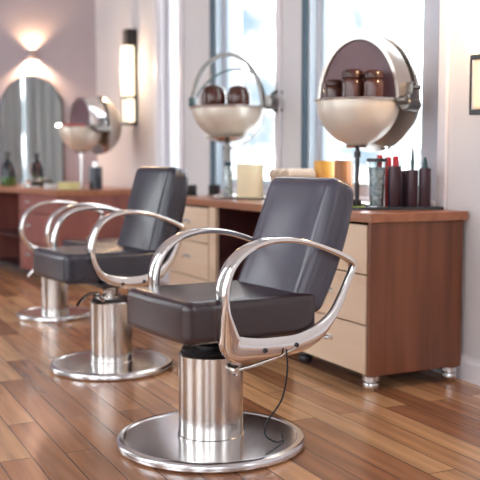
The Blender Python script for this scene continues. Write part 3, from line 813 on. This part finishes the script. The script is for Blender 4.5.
# ------------------------------------------------------------------ arched mirror and wall light
t = thing('arched_mirror', 'arched frameless-looking mirror with thin dark rim standing behind the left desk', 'mirror', Vector((0, 0, 0)))
mw, z0m, zarc = .315, DT + .002, 1.24
def wallpt(xp, off=0):
    """point on the back wall for a picture column"""
    k = (xp - 240) / 900
    uu = (corner.x - k * corner.y) / (k * bdir.y - bdir.x)
    p = corner + bdir * uu; nn = Vector((bdir.y, -bdir.x, 0))
    if nn.y > 0: nn = -nn
    return p + nn * off
mc = wallpt(33.5, .004); t.location = (mc.x, mc.y, DT + .0)
t.rotation_euler = (0, 0, math.atan2(-bdir.y, -bdir.x))
rr = .335
arch = [(-rr, 0.002), (rr, 0.002)]
ztop = 1.0 + mc.y * math.tan(math.radians(9.98 - 4.76) + 0) 
hh = 2 * .0
cz = 1.545 - DT
arch += [(rr * math.cos(a), cz + rr * 1.13 * math.sin(a)) for a in [PI * i / 40 for i in range(41)]]
def arch_bm(pts, y0, y1):
    bm = bmesh.new(); f = bm.faces.new([bm.verts.new((x, y0, z)) for x, z in pts])
    r = bmesh.ops.extrude_face_region(bm, geom=[f]); bmesh.ops.translate(bm, vec=(0, y1 - y0, 0), verts=[g for g in r['geom'] if isinstance(g, bmesh.types.BMVert)])
    return bm
obj('mirror_glass', arch_bm(arch, -.016, -.006), 'mirror', t, smooth=False)
pts = [Vector((x, -.010, z)) for x, z in arch[1:] + [arch[0]]]
bm = bmesh.new(); add_sweep(bm, pts, [(.024, .012)] * len(pts), False, 8, 4, up=Vector((0, 1, 0)))
obj('mirror_frame', bm, 'darkmetal', t)

wl = wallpt(35, .001)
zl = 1.0 + wl.y * math.tan(math.radians(math.degrees(math.atan((240 - 55) / 900)) - 4.76))
t = thing('wall_lamp', 'small up-and-down wall light above the arched mirror', 'wall lamp', Vector((wl.x, wl.y, zl)), math.atan2(-bdir.y, -bdir.x))
obj('shade', lathe([(.034, -.03), (.036, -.03), (.036, .03), (.034, .03), (.034, -.03)], seg=32, cy=-.05), M['wall_back'], t)
obj('bracket', box(-.02, .02, -.02, 0, -.02, .02, .003), M['wall_back'], t)
obj('lamp_glow', lathe([(0, -.015), (.028, -.015), (.028, .015), (0, .015)], seg=24, cy=-.05), mat('wall_lamp_glow', (1, .8, .6), .4, emit=(1, .72, .42), es=8), t)
def spot(name, loc, rot, power, size, blend, color, parent=None, r=.02):
    l = bpy.data.lights.new(name, 'SPOT'); l.energy = power; l.spot_size = size; l.spot_blend = blend; l.color = color; l.shadow_soft_size = r
    o = bpy.data.objects.new(name, l); COL.objects.link(o); o.location = loc; o.rotation_euler = rot
    if parent: o.parent = parent
    return o
spot('lamp_light_up', (0, -.055, .035), (PI, 0, 0), 9, math.radians(125), .6, (1, .62, .34), t)
spot('lamp_light_down', (0, -.055, -.035), (0, 0, 0), 26, math.radians(135), .6, (1, .66, .42), t)

# sconces
def sconce(label, s, zb, group='black wall sconces with glowing cream diffusers', lowm='sconce_lowwhite'):
    t = thing('wall_sconce', label, 'wall lamp', room(s, VW - .0008, zb), RZ, group)
    H = .86
    obj('back_plate', box(-.062, .062, .0, .020, 0, H, .003), 'black', t, smooth=False)
    obj('top_cap', box(-.055, .055, .0205, .100, H - .145, H, .003), 'black', t, smooth=False)
    obj('diffuser', box(-.048, .048, .024, .125, .262, H - .146, .02, 4), 'sconce_glow', t)
    obj('lower_diffuser', box(-.046, .046, .024, .112, .028, .240, .014, 4), lowm, t)
    obj('bracket', box(-.055, .055, .0205, .120, .241, .261, .003), 'black', t, smooth=False)
    obj('bracket', box(-.055, .055, .0205, .120, .003, .026, .003), 'black', t, smooth=False)
    for xx in (-.054, .047): obj('frame_post', box(xx, xx + .007, .112, .120, .0265, .2405), 'black', t, smooth=False)
    l = bpy.data.lights.new('sconce_light', 'POINT'); l.energy = 7; l.color = (1, .66, .38); l.shadow_soft_size = .05
    o = bpy.data.objects.new('sconce_light', l); COL.objects.link(o); o.parent = t; o.location = (0, .15, .5)
    return t
sconce('tall black wall sconce with cream diffuser between the small dome hood and left window', 7.87, 1.36, None)
sconce('black wall sconce cut off by the right edge of the photo', 3.085, 1.215, None, 'sconce_amber')

# ------------------------------------------------------------------ daylight
w = bpy.data.worlds.new('sky'); scene.world = w; w.use_nodes = True
n, l = w.node_tree.nodes, w.node_tree.links
bg = n['Background']
tc = n.new('ShaderNodeTexCoord'); ns = n.new('ShaderNodeTexNoise'); ns.inputs['Scale'].default_value = 22; ns.inputs['Detail'].default_value = 5
l.new(tc.outputs['Generated'], ns.inputs[0])
rp = n.new('ShaderNodeValToRGB'); rp.color_ramp.elements[0].position = .36; rp.color_ramp.elements[0].color = (.070, .095, .115, 1)
me = rp.color_ramp.elements.new(.45); me.color = (.112, .124, .134, 1)
rp.color_ramp.elements[-1].position = .56; rp.color_ramp.elements[-1].color = (.95, .97, 1.0, 1)
l.new(ns.outputs[0], rp.inputs[0]); l.new(rp.outputs[0], bg.inputs['Color']); bg.inputs['Strength'].default_value = 3.2
# portals at the openings help sampling the same sky
def portal(s, v, z, sx, sz, nrm):
    l = bpy.data.lights.new('window_portal', 'AREA'); l.shape = 'RECTANGLE'; l.size = sx; l.size_y = sz; l.cycles.is_portal = True
    o = bpy.data.objects.new('window_portal', l); COL.objects.link(o); o.location = room(s, v, z)
    o.rotation_euler = (-nrm).to_track_quat('Z', 'Y').to_euler()     # area light shines along -Z
for wv in (WB, WA, WC): portal((wv[0] + wv[1]) / 2, VW + .2, (wv[2] + wv[3]) / 2, wv[1] - wv[0], wv[3] - wv[2], -NV)
for a, b in LW: portal((a + b) / 2, V_LEFT - .1, 2.0, b - a, 3.4, NV)
portal(S_NEAR + 2.95, VW + .2, 2.15, 1.5, 2.7, -NV)
portal(S_NEAR - .1, V_LEFT - .2 + 1.25, 2.1, 1.3, 2.4, DV)

# ------------------------------------------------------------------ camera
cam = bpy.data.cameras.new('camera'); co = bpy.data.objects.new('camera', cam); COL.objects.link(co)
cam.sensor_width = 36; cam.lens = 36 * 900 / 480
co.location = (0, 0, 1.0); co.rotation_euler = (math.radians(90 - 4.76), 0, 0)
cam.dof.use_dof = True; cam.dof.focus_distance = 3.15; cam.dof.aperture_fstop = 2.6
cam.clip_start = .05
scene.camera = co
vs = scene.view_settings
vs.view_transform = 'Standard'; vs.look = 'None'; vs.gamma = 1; vs.use_curve_mapping = False; vs.exposure = 1.42
